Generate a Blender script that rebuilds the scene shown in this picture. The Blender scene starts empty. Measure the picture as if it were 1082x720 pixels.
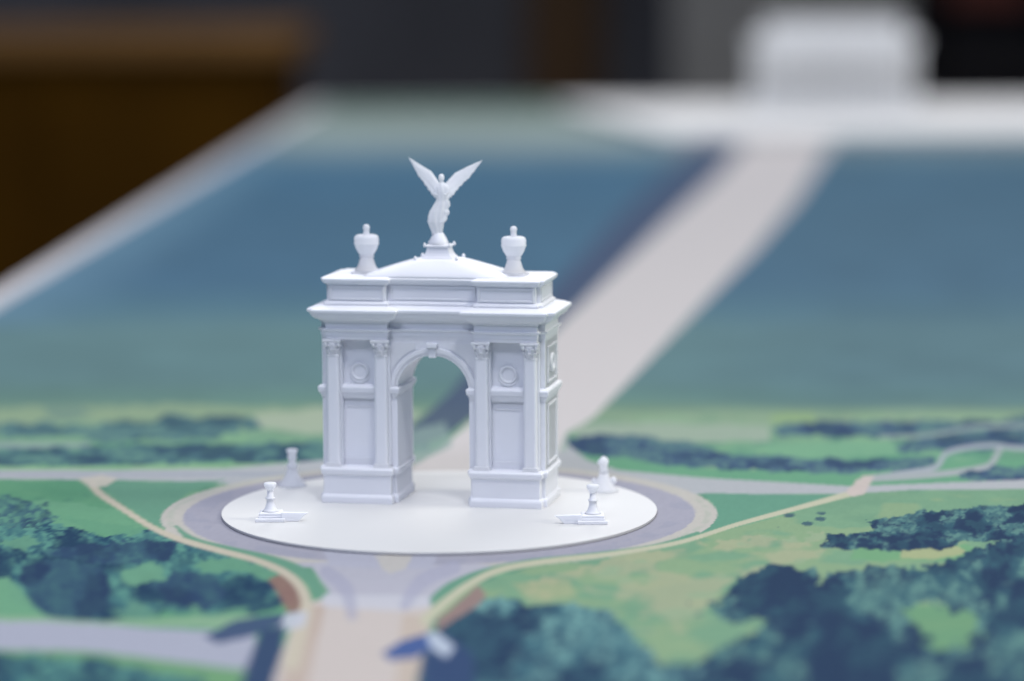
import bpy, bmesh, math, random
import numpy as np
from mathutils import Vector, Matrix
random.seed(4)
S = bpy.context.scene
COL = S.collection
PI = math.pi

# ------------------------------------------------------------------ camera
FPX, PW, PH = 3150.0, 1082.0, 720.0
PITCH = math.atan(400.0 / FPX)
ROLL = -0.005
fw = Vector((0, math.cos(PITCH), -math.sin(PITCH)))
rt = math.cos(ROLL) * Vector((1, 0, 0)) + math.sin(ROLL) * Vector((0, math.sin(PITCH), math.cos(PITCH)))
up = rt.cross(fw)
CAM = Vector((0.03371886, -1.35183381, 0.25104064))
cd = bpy.data.cameras.new('camera'); cam = bpy.data.objects.new('camera', cd); COL.objects.link(cam)
m = Matrix((rt, up, -fw)).transposed().to_4x4(); m.translation = CAM
cam.matrix_world = m
cd.sensor_width = 36.0; cd.lens = 36.0 * FPX / PW
cd.clip_start = 0.02; cd.clip_end = 60
cd.dof.use_dof = True; cd.dof.focus_distance = 1.34; cd.dof.aperture_fstop = 3.35
S.camera = cam

# ------------------------------------------------------------------ world (dim hall ambience)
W = bpy.data.worlds.new('World'); S.world = W; W.use_nodes = True
bg = W.node_tree.nodes['Background']
bg.inputs[0].default_value = (0.46, 0.60, 1.0, 1); bg.inputs[1].default_value = 0.22

# ------------------------------------------------------------------ lamps (ceiling panels of the hall, plus added fills)
def area(name, loc, target, size, power, col):
    l = bpy.data.lights.new(name, 'AREA'); l.shape = 'RECTANGLE'; l.size = size[0]; l.size_y = size[1]
    l.energy = power; l.color = col
    o = bpy.data.objects.new(name, l); COL.objects.link(o)
    o.location = loc
    o.rotation_euler = (Vector(target) - Vector(loc)).to_track_quat('-Z', 'Y').to_euler()
    return o
area('ceiling_or_fill_lamp', (0.42, -1.05, 2.30), (0.02, 0.03, 0.05), (0.34, 0.2), 18, (1.0, 0.99, 0.98))
area('ceiling_panel', (0.1, -0.35, 2.5), (0.0, 0.03, 0.0), (3.0, 1.8), 30, (0.98, 0.98, 1.0))
area('ceiling_or_fill_lamp', (-0.55, -1.9, 1.9), (0.0, 0.03, 0.08), (0.9, 0.5), 20, (0.78, 0.83, 1.0))  # cool fill added at the front to brighten the arch face
area('ceiling_or_fill_lamp', (-0.5, 2.5, 2.6), (0.1, 2.2, 0.0), (2.6, 1.6), 36, (0.93, 0.97, 1.0))
area('ceiling_or_fill_lamp', (2.1, -0.25, 1.5), (0.0, 0.03, 0.05), (0.8, 0.5), 30, (1.0, 0.96, 0.80))  # warm fill added from the right to lift side faces and jamb
area('ceiling_or_fill_lamp', (0.9, 4.4, 2.7), (0.6, 3.2, 0.0), (2.6, 1.2), 72, (1.0, 0.97, 0.95))
S.view_settings.view_transform = 'Standard'; S.view_settings.look = 'None'
S.view_settings.exposure = 0.0; S.view_settings.gamma = 1.0

# ------------------------------------------------------------------ helpers
def mat(name, col, rough=0.6, spec=0.4, noise=None, bump=None, vcol=False, sheen=0):
    M = bpy.data.materials.new(name); M.use_nodes = True
    nt = M.node_tree; b = nt.nodes['Principled BSDF']
    b.inputs['Base Color'].default_value = (*col, 1); b.inputs['Roughness'].default_value = rough
    b.inputs['Specular IOR Level'].default_value = spec
    tc = nt.nodes.new('ShaderNodeTexCoord')
    if vcol:
        a = nt.nodes.new('ShaderNodeAttribute'); a.attribute_name = 'Col'
        nt.links.new(a.outputs['Color'], b.inputs['Base Color'])
    elif noise:
        n = nt.nodes.new('ShaderNodeTexNoise'); n.inputs['Scale'].default_value = noise[0]; n.inputs['Detail'].default_value = 5
        nt.links.new(tc.outputs['Object'], n.inputs['Vector'])
        r = nt.nodes.new('ShaderNodeMix'); r.data_type = 'RGBA'
        k = noise[1]
        r.inputs[6].default_value = (*[c * (1 - k) for c in col], 1); r.inputs[7].default_value = (*[min(1, c * (1 + k)) for c in col], 1)
        nt.links.new(n.outputs['Fac'], r.inputs[0]); nt.links.new(r.outputs[2], b.inputs['Base Color'])
    if bump:
        w = nt.nodes.new('ShaderNodeTexNoise'); w.inputs['Scale'].default_value = bump[0]; w.inputs['Detail'].default_value = 3
        if len(bump) > 2:
            mp = nt.nodes.new('ShaderNodeMapping'); mp.inputs['Scale'].default_value = bump[2]
            nt.links.new(tc.outputs['Object'], mp.inputs['Vector']); nt.links.new(mp.outputs['Vector'], w.inputs['Vector'])
        else:
            nt.links.new(tc.outputs['Object'], w.inputs['Vector'])
        bp = nt.nodes.new('ShaderNodeBump'); bp.inputs['Distance'].default_value = bump[1]; bp.inputs['Strength'].default_value = 0.6
        nt.links.new(w.outputs['Fac'], bp.inputs['Height']); nt.links.new(bp.outputs['Normal'], b.inputs['Normal'])
    return M

M_RESIN = mat('white_resin', (0.785, 0.80, 0.86), 0.48, 0.35, noise=(60, 0.02), bump=(900, 0.00006, (1, 1, 3)))
M_RESIN.node_tree.nodes['Principled BSDF'].inputs['Subsurface Weight'].default_value = 0.35
M_RESIN.node_tree.nodes['Principled BSDF'].inputs['Subsurface Scale'].default_value = 0.0022
M_RESIN.node_tree.nodes['Principled BSDF'].inputs['Subsurface Radius'].default_value = (1, 1, 1)
M_LIT = mat('thin_lit_resin', (0.93, 0.94, 0.97), 0.5, 0.3, noise=(60, 0.02))  # translucent thin resin, paler than the rest: extra brightness put into its colour
_nt = M_LIT.node_tree; _p = _nt.nodes['Principled BSDF']; _t = _nt.nodes.new('ShaderNodeBsdfTranslucent'); _t.inputs[0].default_value = (.95, .96, 1, 1)
_mx = _nt.nodes.new('ShaderNodeMixShader'); _mx.inputs[0].default_value = .5
_nt.links.new(_p.outputs[0], _mx.inputs[1]); _nt.links.new(_t.outputs[0], _mx.inputs[2]); _nt.links.new(_mx.outputs[0], _nt.nodes['Material Output'].inputs[0])
M_DISC = mat('white_board', (0.61, 0.615, 0.62), 0.5, 0.3, noise=(25, 0.015), bump=(500, 0.00003))
M_MAP = mat('printed_vinyl', (0.5, 0.5, 0.5), 0.85, 0.04, vcol=True)
M_TABLE = mat('white_laminate', (0.62, 0.60, 0.62), 0.5, 0.3, noise=(6, 0.05))
M_TSIDE = mat('table_skirt', (0.10, 0.10, 0.11), 0.7, noise=(4, 0.2))
M_FAR = mat('white_foamboard', (0.72, 0.72, 0.71), 0.6, noise=(8, 0.04))
M_FARB = mat('far_model_resin', (0.88, 0.88, 0.88), 0.6, noise=(12, 0.05))
M_WOOD = mat('dark_wood', (0.064, 0.027, 0.0005), 0.8, 0.08, noise=(3, 0.5))
M_WOODT = mat('worn_wood_top', (0.20, 0.105, 0.035), 0.8, 0.1, noise=(5, 0.3))
M_WALL = mat('dark_wall', (0.15, 0.145, 0.145), 0.9, noise=(2.2, 0.45))
M_FLOOR = mat('dark_carpet', (0.016, 0.010, 0.008), 0.95, noise=(3, 0.4))
M_DOOR = mat('brown_door', (0.12, 0.055, 0.012), 0.6, noise=(3, 0.3))
M_GREY = mat('grey_panel', (0.30, 0.29, 0.26), 0.8, noise=(2.5, 0.3))
M_BLACK = mat('black_cloth', (0.012, 0.010, 0.010), 0.9, noise=(4, 0.4))
M_RED = mat('rust_fabric', (0.13, 0.035, 0.022), 0.9, noise=(4, 0.4))

def link(name, me, material=None, parent=None):
    o = bpy.data.objects.new(name, me); COL.objects.link(o)
    if material: me.materials.append(material)
    if parent: o.parent = parent
    return o
def empty(name, loc=(0, 0, 0), rz=0.0):
    o = bpy.data.objects.new(name, None); COL.objects.link(o); o.location = loc; o.rotation_euler = (0, 0, rz)
    o.empty_display_size = 0.01
    return o
def tag(o, label=None, cat=None, group=None, kind=None):
    if label: o['label'] = label
    if cat: o['category'] = cat
    if group: o['group'] = group
    if kind: o['kind'] = kind
    return o

class MB:
    """collects millimetre geometry, links ONE mesh object in metres"""
    def __init__(s): s.bm = bmesh.new()
    def grid_rings(s, rings, cap0=True, cap1=True, smooth=False):
        V = [[s.bm.verts.new(p) for p in r] for r in rings]
        n = len(V[0])
        for a, b in zip(V[:-1], V[1:]):
            for i in range(n):
                f = s.bm.faces.new((a[i], a[(i + 1) % n], b[(i + 1) % n], b[i])); f.smooth = smooth
        if cap0: s.bm.faces.new(list(reversed(V[0])))
        if cap1: s.bm.faces.new(V[-1])
        return s
    def moulding(s, plan, prof, cap0=True, cap1=True):
        """loft rectilinear CCW plan through (z, offset) profile with mitred corners"""
        n = len(plan); rings = []
        for z, off in prof:
            ring = []
            for i in range(n):
                p0, p1, p2 = plan[i - 1], plan[i], plan[(i + 1) % n]
                d1 = Vector((p1[0] - p0[0], p1[1] - p0[1])).normalized(); d2 = Vector((p2[0] - p1[0], p2[1] - p1[1])).normalized()
                n1 = Vector((d1.y, -d1.x)); n2 = Vector((d2.y, -d2.x))
                b = n1 + n2; b = b * (off / (1 + n1.dot(n2)))
                ring.append((p1[0] + b.x, p1[1] + b.y, z))
            rings.append(ring)
        return s.grid_rings(rings, cap0, cap1)
    def box(s, x0, x1, y0, y1, z0, z1):
        return s.grid_rings([[(x0, y0, z), (x1, y0, z), (x1, y1, z), (x0, y1, z)] for z in (z0, z1)])
    def lathe(s, prof, c=(0, 0), n=28, smooth=True, sx=1.0, sy=1.0, rot=0.0):
        rings = [[(c[0] + sx * r * math.cos(rot + 2 * PI * i / n), c[1] + sy * r * math.sin(rot + 2 * PI * i / n), z) for i in range(n)] for z, r in prof]
        return s.grid_rings(rings, smooth=smooth)
    def prism_xz(s, pts, y0, y1):
        """outline in x,z (seen from -y, CCW) extruded y0..y1"""
        a = [s.bm.verts.new((x, y0, z)) for x, z in pts]; b = [s.bm.verts.new((x, y1, z)) for x, z in pts]
        n = len(pts)
        s.bm.faces.new(a); s.bm.faces.new(list(reversed(b)))
        for i in range(n): s.bm.faces.new((a[(i + 1) % n], a[i], b[i], b[(i + 1) % n]))
        return s
    def build(s, name, material, parent=None, bevel=0.0, seg=2, loc=None):
        bmesh.ops.recalc_face_normals(s.bm, faces=s.bm.faces)
        bmesh.ops.triangulate(s.bm, faces=[f for f in s.bm.faces if len(f.verts) > 4])
        if loc: bmesh.ops.translate(s.bm, verts=s.bm.verts, vec=(-loc[0], -loc[1], -loc[2]))
        bmesh.ops.scale(s.bm, verts=s.bm.verts, vec=(.001, .001, .001))
        me = bpy.data.meshes.new(name); s.bm.to_mesh(me); s.bm.free()
        o = link(name, me, material, parent)
        if loc: o.location = [c * .001 for c in loc]
        if bevel:
            b = o.modifiers.new('bevel', 'BEVEL'); b.width = bevel * .001; b.segments = seg; b.limit_method = 'ANGLE'; b.angle_limit = math.radians(35)
            b.use_clamp_overlap = True
        return o

# ------------------------------------------------------------------ table plane <-> artwork coordinates
cx, cy, cz = CAM
def to_art(X, Y):
    """fixed homography from the table plane to the artwork sheet the map was drawn on"""
    dx, dy, dz = X - cx, Y - cy, -cz
    d = dx * fw.x + dy * fw.y + dz * fw.z
    return (541 + FPX * (dx * rt.x + dy * rt.y + dz * rt.z) / d, 360 - FPX * (dx * up.x + dy * up.y + dz * up.z) / d)
def table_pt(u, v, z=0.0):
    r = fw + rt * ((u - 541) / FPX) - up * ((v - 360) / FPX)
    t = (z - cz) / r.z
    return CAM + r * t

# ------------------------------------------------------------------ value noise in numpy
def hsh(ix, iy, s):
    h = (ix.astype(np.int64) * 374761393 + iy.astype(np.int64) * 668265263 + s * 1442695041) & 0xffffffff
    h = ((h ^ (h >> 13)) * 1274126177) & 0xffffffff
    return ((h ^ (h >> 16)) & 0xffff) / 65535.0
def vnoise(x, y, s=0):
    ix, iy = np.floor(x), np.floor(y); fx, fy = x - ix, y - iy
    fx = fx * fx * (3 - 2 * fx); fy = fy * fy * (3 - 2 * fy)
    a, b = hsh(ix, iy, s), hsh(ix + 1, iy, s); c, d = hsh(ix, iy + 1, s), hsh(ix + 1, iy + 1, s)
    return (a * (1 - fx) + b * fx) * (1 - fy) + (c * (1 - fx) + d * fx) * fy
def fbm(x, y, s=0, o=3):
    t, a, n = 0, .5, 0
    for k in range(o):
        t = t + a * vnoise(x * 2 ** k, y * 2 ** k, s + k * 7); n += a; a *= .5
    return t / n
def worley(x, y, s=0):
    ix, iy = np.floor(x), np.floor(y); best = np.full(x.shape, 9.0); idv = np.zeros(x.shape)
    for dx in (-1, 0, 1):
        for dy in (-1, 0, 1):
            jx, jy = ix + dx, iy + dy
            px = jx + hsh(jx, jy, s); py = jy + hsh(jx, jy, s + 3)
            d = (x - px) ** 2 + (y - py) ** 2; m_ = d < best
            best = np.where(m_, d, best); idv = np.where(m_, hsh(jx, jy, s + 9), idv)
    return np.sqrt(best), idv
def inside(u, v, pts):
    r = np.zeros(u.shape, bool); n = len(pts)
    for i in range(n):
        x0, y0 = pts[i]; x1, y1 = pts[(i + 1) % n]
        if y0 == y1: continue
        c = ((y0 > v) != (y1 > v)) & (u < (x1 - x0) * (v - y0) / (y1 - y0) + x0)
        r ^= c
    return r
def seg_dist(u, v, pts, ws):
    best = np.full(u.shape, 1e9)
    for (a, b, wa, wb) in zip(pts[:-1], pts[1:], ws[:-1], ws[1:]):
        dx, dy = b[0] - a[0], b[1] - a[1]; L = dx * dx + dy * dy
        t = np.clip(((u - a[0]) * dx + (v - a[1]) * dy) / L, 0, 1)
        d = np.hypot(u - a[0] - t * dx, v - a[1] - t * dy) / (wa + (wb - wa) * t)
        best = np.minimum(best, d)
    return best
def smooth_poly(pts, n=6):
    out = []; N = len(pts)
    for i in range(N - 1):
        p0 = pts[max(i - 1, 0)]; p1 = pts[i]; p2 = pts[i + 1]; p3 = pts[min(i + 2, N - 1)]
        for k in range(n):
            t = k / n
            out.append(tuple(0.5 * ((2 * p1[j]) + (-p0[j] + p2[j]) * t + (2 * p0[j] - 5 * p1[j] + 4 * p2[j] - p3[j]) * t * t + (-p0[j] + 3 * p1[j] - 3 * p2[j] + p3[j]) * t ** 3) for j in (0, 1)))
    out.append(pts[-1]); return out

INK = 0.68      # how strongly the ink reflects compared with the sampled print colours
def lin(c):
    c = np.array(c) / 255.0
    return np.where(c <= .04045, c / 12.92, ((c + .055) / 1.055) ** 2.4) * INK

# ------------------------------------------------------------------ the printed map (artwork painted on the sheet)
def paint(X, Y):
    u, v = to_art(X, Y)
    C = np.zeros(u.shape + (3,))
    vs = np.array([60, 112, 128, 150, 163, 176, 240, 300, 328, 348, 400, 424, 432, 442, 455, 480, 500, 520, 620, 900])
    cs = [(86, 112, 98), (92, 118, 104), (156, 172, 166), (152, 168, 168), (115, 145, 158), (78, 118, 145), (82, 119, 144), (84, 121, 146), (94, 131, 146),
          (108, 142, 146), (106, 140, 142), (110, 146, 136), (128, 158, 136), (148, 174, 146), (134, 170, 142), (112, 164, 136), (110, 162, 134), (112, 162, 134), (112, 164, 134), (110, 160, 132)]
    cl = np.array([lin(c) for c in cs])
    vw = v + 5 * (fbm(u / 90, v / 14, 3) - .5)
    for k in range(3): C[..., k] = np.interp(vw, vs, cl[:, k])
    fr = np.clip(1 - (X - left_edge(Y) - .026) / .09, 0, 1) * (v < 345) * np.clip((v - 165) / 20, 0, 1)
    for k, c in enumerate(lin((118, 156, 178))): C[..., k] = C[..., k] * (1 - .75 * fr) + c * .75 * fr
    # east half of the water reads greyer
    e = np.clip((u - 640) / 260, 0, 1) * (v < 432)
    for k, c in enumerate(lin((88, 118, 134))): C[..., k] = C[..., k] * (1 - .45 * e) + c * .45 * e
    C *= (1 + .10 * (fbm(u / 60, v / 10, 5) - .5) * 2)[..., None]
    # soft brush mottling of the meadows
    near = np.clip((v - 428) / 30, 0, 1)
    mot = fbm(u / 34, v / 9, 11, 4)
    def mix(mask, col, a=1.0):
        mk = (np.asarray(mask, float) * a)[..., None]
        C[...] = C * (1 - mk) + lin(col) * mk
    def sm(x, a, b):
        t = np.clip((x - a) / (b - a), 0, 1); return t * t * (3 - 2 * t)
    mix(near * sm(mot, .5, .68), (140, 185, 145), .55)
    mix(near * sm(1 - mot, .55, .7), (78, 138, 118), .5)
    # warps
    wu = (fbm(u / 16, v / 9, 21) - .5); wv = (fbm(u / 16, v / 9, 31) - .5)
    su = (fbm(u / 5, v / 3.4, 41) - .5); sv = (fbm(u / 5, v / 3.4, 51) - .5)
    def poly(pts, col, a=1.0, warp=0.0, fine=0.0):
        mk = inside(u + warp * wu + fine * su, v + warp * .45 * wv + fine * .5 * sv, pts); mix(mk, col, a); return mk
    def line(pts, w, col, a=1.0):
        P = smooth_poly(pts); ws = np.interp(np.linspace(0, 1, len(P)), np.linspace(0, 1, len(w)), w)
        mix(1 - sm(seg_dist(u, v, P, ws), .8, 1.15), col, a)
    def trees(pts, dark=(58, 84, 118), mid=(70, 112, 125), light=(108, 156, 148), warp=20, fine=9, clump=11, amt=1.0, sky=.5, asp=1.0):
        mk = inside(u + warp * wu + fine * su, v + warp * .5 * wv + fine * .7 * sv, pts)
        mix(mk, dark)
        big = fbm(u / (clump * 2.6), v / (clump * asp * 2.2), 81)
        d, i = worley(u / (clump * 1.25) + 1.5 * su + wu, v / (clump * asp * 1.1) + 1.5 * sv + wv, 61)
        mix(mk * (1 - sm(d, .5, .64)) * sm(i + big * .4, .42, .56), mid, .85 * amt)
        d2, i2 = worley(u / (clump * .7) + 1.6 * su, v / (clump * asp * .62) + 1.6 * sv, 71)
        mix(mk * (1 - sm(d2, .36, .56)) * sm(i2, .3, .5) * sm(big, sky - .06, sky + .06), light, .85 * amt)
        d3, i3 = worley(u / (clump * .36) + su, v / (clump * asp * .34) + sv, 75)
        mix(mk * (1 - sm(d3, .3, .5)) * sm(i3, .55, .7) * sm(big, sky, sky + .1), light, .35 * amt)
        mix(mk * (1 - sm(big, .36, .5)), (38, 58, 88), .45)
        mix(mk * sm(big, .56, .66) * sm(d2, .1, .4), light, .3 * amt)
        return mk
    # ---- middle distance, west
    poly([(-200, 436), (60, 430), (200, 428), (400, 432), (400, 444), (200, 440), (60, 446), (-200, 448)], (154, 178, 146), .8, 20)
    trees([(-200, 452), (40, 446), (110, 448), (185, 441), (272, 443), (280, 452), (200, 463), (110, 466), (70, 458), (0, 462), (-200, 470)], (82, 118, 128), (92, 132, 135), (120, 160, 145), 26, 5, 12, .8, asp=.4)
    poly([(40, 430), (90, 428), (95, 440), (60, 446)], (118, 150, 140), .7, 18)
    poly([(270, 436), (345, 432), (440, 436), (440, 456), (345, 458), (275, 452)], (176, 190, 168), .9, 14)
    poly([(-200, 466), (95, 468), (96, 473), (-200, 474)], (152, 172, 170), .9)
    trees([(-200, 478), (20, 474), (100, 471), (200, 468), (345, 465), (450, 463), (450, 484), (345, 487), (180, 490), (60, 493), (-200, 498)], (74, 108, 125), (88, 130, 130), (118, 165, 145), 24, 5, 10, .8, asp=.4)
    poly([(-200, 492), (60, 493), (200, 491), (345, 488), (345, 492), (200, 496), (-200, 498)], (150, 190, 150), .8)
    # ---- middle distance, east
    poly([(600, 448), (700, 447), (812, 450), (812, 466), (700, 468), (612, 464)], (165, 182, 165), .9, 10)
    poly([(812, 438), (858, 436), (862, 446), (816, 448)], (150, 180, 130), .8, 8)
    poly([(590, 470), (800, 492), (1010, 488), (1200, 480), (1200, 510), (900, 514), (640, 498), (590, 494)], (112, 168, 135), .9)
    poly([(800, 470), (945, 466), (945, 482), (820, 484)], (128, 178, 145), .8, 10)
    poly([(740, 486), (792, 492), (800, 497), (735, 494)], (160, 190, 150), .9)
    TD = dict(dark=(68, 92, 126), mid=(84, 118, 132), light=(110, 150, 140), warp=18, fine=5, clump=9, amt=.8, asp=.45)
    trees([(590, 460), (663, 462), (733, 469), (789, 482), (942, 486), (990, 482), (984, 497), (905, 500), (789, 497), (705, 493), (626, 480), (590, 471)], **TD)
    trees([(815, 452), (858, 446), (1035, 445), (1100, 440), (1300, 436), (1300, 462), (1082, 459), (951, 463), (821, 460)], **TD)
    trees([(942, 472), (974, 464), (1044, 460), (1200, 462), (1200, 475), (1082, 474), (998, 477), (951, 479)], **TD)
    line([(1200, 452), (1082, 450), (1030, 452), (980, 460), (930, 462)], [2.4, 2.2, 1.6], (165, 182, 175), .8)
    line([(914, 506), (950, 501), (988, 494), (1002, 478), (1044, 471), (1082, 474), (1200, 478)], [3, 3, 2.6, 2.4, 2.6], (172, 180, 188))
    line([(1056, 476), (1050, 486), (1040, 494), (993, 501), (919, 506)], [3, 3.4, 3.4], (172, 180, 182))
    trees([(1014, 502), (1044, 495), (1082, 492), (1200, 490), (1200, 510), (1082, 509), (1025, 508)], **TD)
    # ---- cross road
    poly([(-200, 497), (120, 497), (240, 495), (345, 486), (600, 470), (620, 486), (654, 497), (742, 505), (900, 514), (1082, 507), (1200, 503), (1200, 513), (1082, 517), (960, 518), (900, 522), (742, 522), (640, 520), (250, 512), (200, 509), (100, 507), (-200, 505)], (184, 188, 192))
    poly([(-200, 499.5), (110, 500), (340, 499), (340, 503), (110, 502.5), (-200, 501.5)], (158, 166, 182), .6)
    poly([(345, 486), (440, 478), (600, 452), (600, 476), (345, 497)], (172, 190, 178), .8, 6)
    # ---- east meadow
    m0 = inside(u, v, [(900, 521), (960, 519), (1300, 512), (1300, 900), (440, 900), (445, 660), (500, 618), (560, 600), (700, 577), (840, 542)])
    mix(m0, (130, 168, 138), .75)
    mix(m0 * sm(fbm(u / 45, v / 12, 91), .46, .6), (150, 176, 138), .7)
    tanm = sm(fbm(u / 40, v / 14, 17), .36, .5) * inside(u + 60 * wu, v + 18 * wv, [(640, 588), (760, 572), (870, 566), (865, 584), (820, 600), (770, 612), (748, 650), (700, 672), (672, 660), (650, 630), (600, 640), (560, 622), (590, 604)])
    mix(tanm, (182, 182, 152), .62); mix(tanm * sm(mot, .52, .64), (146, 178, 146), .6)
    poly([(540, 616), (600, 612), (610, 630), (560, 636)], (180, 182, 145), .5, 12)
    poly([(905, 568), (951, 578), (1021, 576), (1040, 586), (1000, 594), (900, 592)], (120, 172, 128), .8, 10)
    poly([(951, 580), (1010, 577), (1021, 585), (985, 592), (951, 590)], (178, 184, 142), .85, 6)
    poly([(820, 650), (900, 640), (1040, 640), (1060, 700), (830, 700)], (112, 160, 122), .8, 8)
    # specks of shrubs
    sp, si = worley(u / 15, v / 6, 101)
    for R in ([(820, 543), (872, 541), (874, 563), (822, 563)], [(-30, 522), (90, 520), (120, 552), (-30, 560)], [(725, 628), (760, 622), (762, 652), (728, 650)]):
        mix(inside(u, v, R) & (sp < .40) & (si > .72), (62, 92, 112), .85)
    # ---- east woods
    TN = dict(dark=(46, 70, 98), mid=(62, 102, 116), light=(104, 148, 142))
    trees([(868, 578), (877, 566), (923, 560), (914, 551), (974, 541), (1021, 536), (1082, 533), (1300, 530), (1300, 590), (1082, 574), (1016, 572), (998, 580), (937, 582)], warp=14, fine=7, clump=9, asp=.6, **TN)
    clr = inside(u + 34 * wu + 16 * su, v + 22 * wv + 10 * sv, [(958, 642), (985, 638), (1010, 645), (1036, 652), (1028, 676), (988, 684), (964, 664)])
    saved = C[clr].copy()
    trees([(757, 645), (780, 610), (803, 599), (858, 601), (868, 618), (877, 603), (923, 599), (998, 599), (1025, 582), (1082, 566), (1300, 560), (1300, 900), (700, 900), (738, 700), (752, 690), (784, 675), (812, 657), (793, 653), (766, 656)], warp=20, fine=12, clump=17, sky=.46, **TN)
    C[clr] = saved
    trees([(448, 672), (466, 652), (492, 636), (530, 630), (560, 640), (600, 640), (640, 645), (668, 668), (688, 690), (700, 704), (745, 700), (760, 900), (420, 900), (440, 700)], dark=(44, 72, 100), mid=(70, 114, 128), light=(118, 166, 164), warp=16, fine=11, clump=17, sky=.4)
    # ---- west woods and roads
    poly([(-200, 508), (92, 508), (100, 520), (150, 553), (232, 586), (300, 608), (322, 640), (300, 650), (200, 655), (-200, 652)], (100, 160, 124), .8, 4)
    poly([(-200, 520), (60, 530), (130, 540), (150, 560), (60, 560), (-200, 548)], (118, 172, 138), .7, 14)
    TW = dict(dark=(42, 78, 104), mid=(70, 118, 126), light=(104, 162, 146))
    trees([(-200, 552), (20, 540), (60, 556), (120, 566), (160, 558), (205, 566), (262, 580), (305, 604), (318, 636), (255, 652), (196, 646), (120, 655), (90, 662), (52, 655), (20, 640), (0, 610), (-200, 620)], warp=22, fine=12, clump=15, sky=.36, **TW)
    trees([(20, 600), (60, 590), (110, 600), (118, 640), (92, 662), (52, 656), (28, 636)], dark=(50, 76, 108), mid=(62, 96, 116), light=(70, 110, 120), warp=14, fine=10, clump=13)
    trees([(158, 618), (185, 604), (225, 606), (240, 628), (215, 646), (180, 640)], dark=(50, 76, 108), mid=(60, 92, 114), light=(70, 110, 120), warp=10, fine=8, clump=12)
    trees([(40, 584), (120, 572), (190, 574), (180, 592), (100, 596)], dark=(54, 82, 112), mid=(64, 100, 118), light=(80, 125, 128), warp=16, fine=8, clump=11)
    for cp_, cc_ in (([(128, 606), (150, 594), (176, 596), (170, 612), (140, 620)], (118, 172, 140)), ([(205, 592), (250, 590), (300, 606), (306, 622), (262, 606), (214, 604)], (112, 166, 136)), ([(0, 574), (30, 566), (46, 574), (20, 582)], (108, 160, 134)),
                     ([(200, 638), (225, 648), (262, 640), (256, 652), (205, 656)], (112, 164, 134)), ([(120, 648), (140, 636), (170, 646), (150, 654)], (106, 156, 136)), ([(70, 545), (150, 560), (140, 568), (90, 564)], (108, 164, 132))):
        poly(cp_, cc_, .85, 16, 12)
    trees([(-30, 532), (10, 526), (50, 536), (66, 548), (40, 556), (-30, 556)], dark=(64, 98, 118), mid=(80, 124, 126), light=(104, 158, 136), warp=18, fine=14, clump=7, sky=.3)
    poly([(150, 540), (130, 0), (130, 0)], (118, 172, 140), .8, 8); poly([(-60, 612), (10, 610), (35, 640), (50, 652), (-60, 650)], (118, 172, 138), .9, 10)
    poly([(284, 612), (300, 606), (318, 622), (320, 645), (306, 648)], (150, 120, 112), .95, 5)
    poly([(-200, 650), (60, 656), (160, 664), (270, 668), (268, 712), (190, 702), (90, 690), (-200, 684)], (176, 180, 196), 1, 3)
    poly([(-200, 646), (50, 652), (100, 656), (270, 650), (270, 662), (160, 662), (60, 658), (-200, 654)], (150, 184, 152), .8, 4)
    poly([(-200, 684), (90, 688), (190, 700), (262, 708), (250, 900), (-200, 900)], (118, 165, 122), .95, 4)
    trees([(-200, 692), (40, 692), (110, 696), (160, 708), (215, 716), (215, 900), (-200, 900)], warp=12, fine=9, clump=14, sky=.4, **TW)
    # ---- green wedges at the cross road
    G = (112, 162, 138)
    poly([(106, 511), (228, 508), (240, 506), (200, 520), (184, 532), (178, 545), (186, 556), (200, 570), (160, 553), (130, 532)], G, .95)
    poly([(742, 521), (895, 524), (800, 548), (719, 570), (650, 584), (690, 574), (738, 556), (756, 536)], (108, 160, 138), .95)
    # ---- roundabout
    R = np.hypot(X, (Y - .0) / 1.03)
    ring = lambda a, b: (R > a) & (R < b)
    tn = fbm(u / 20, v / 5, 111)
    mix(ring(0, .1275), (200, 197, 190)); mix(ring(.122, .125) & (tn > .5), (180, 190, 176), .5)
    # approach from the front
    poly([(286, 596), (330, 600), (347, 625), (345, 640), (330, 660), (300, 724), (280, 900), (450, 900), (436, 722), (452, 660), (455, 640), (475, 615), (520, 598), (470, 590)], (190, 190, 202))
    poly([(318, 640), (340, 633), (455, 640), (457, 656), (445, 690), (438, 722), (440, 900), (270, 900), (285, 722)], (208, 199, 194))
    poly([(318, 640), (345, 640), (332, 690), (325, 722), (320, 900), (285, 900), (300, 700)], (196, 180, 168), .9, 2)
    poly([(425, 650), (457, 650), (440, 722), (442, 900), (418, 900), (418, 722)], (200, 186, 172), .8, 2)
    mix(ring(0, .1175), (174, 174, 188)); mix(ring(.106, .1165) & (tn > .52), (166, 168, 184), .7)
    mix((R < .1265) & (np.abs(u - 403) < 60 - (v - 585) * .4) & (v > 540), (186, 188, 204), .9)
    poly([(340, 628), (452, 630), (454, 641), (420, 646), (342, 641)], (206, 207, 216), .9, 4)
    poly([(396, 587), (438, 586), (430, 600), (412, 606), (402, 600)], (204, 200, 192), .8, 5)
    line([(345, 605), (365, 622), (372, 650)], [7, 8, 6], (170, 172, 194), .6); line([(480, 600), (445, 615), (428, 640)], [7, 8, 6], (172, 174, 196), .6)
    # green verge and sandy footpath, both sides
    line([(186, 556), (206, 572), (250, 583), (295, 594), (326, 610), (337, 628)], [1.5, 4.0, 4.0, 4.5, 7, 5], G)
    line([(738, 563), (690, 578), (620, 588), (560, 595), (510, 606), (475, 622), (458, 634)], [1.5, 2.6, 3.4, 4, 4.5, 6, 4], G)
    PT = (206, 198, 180)
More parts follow.
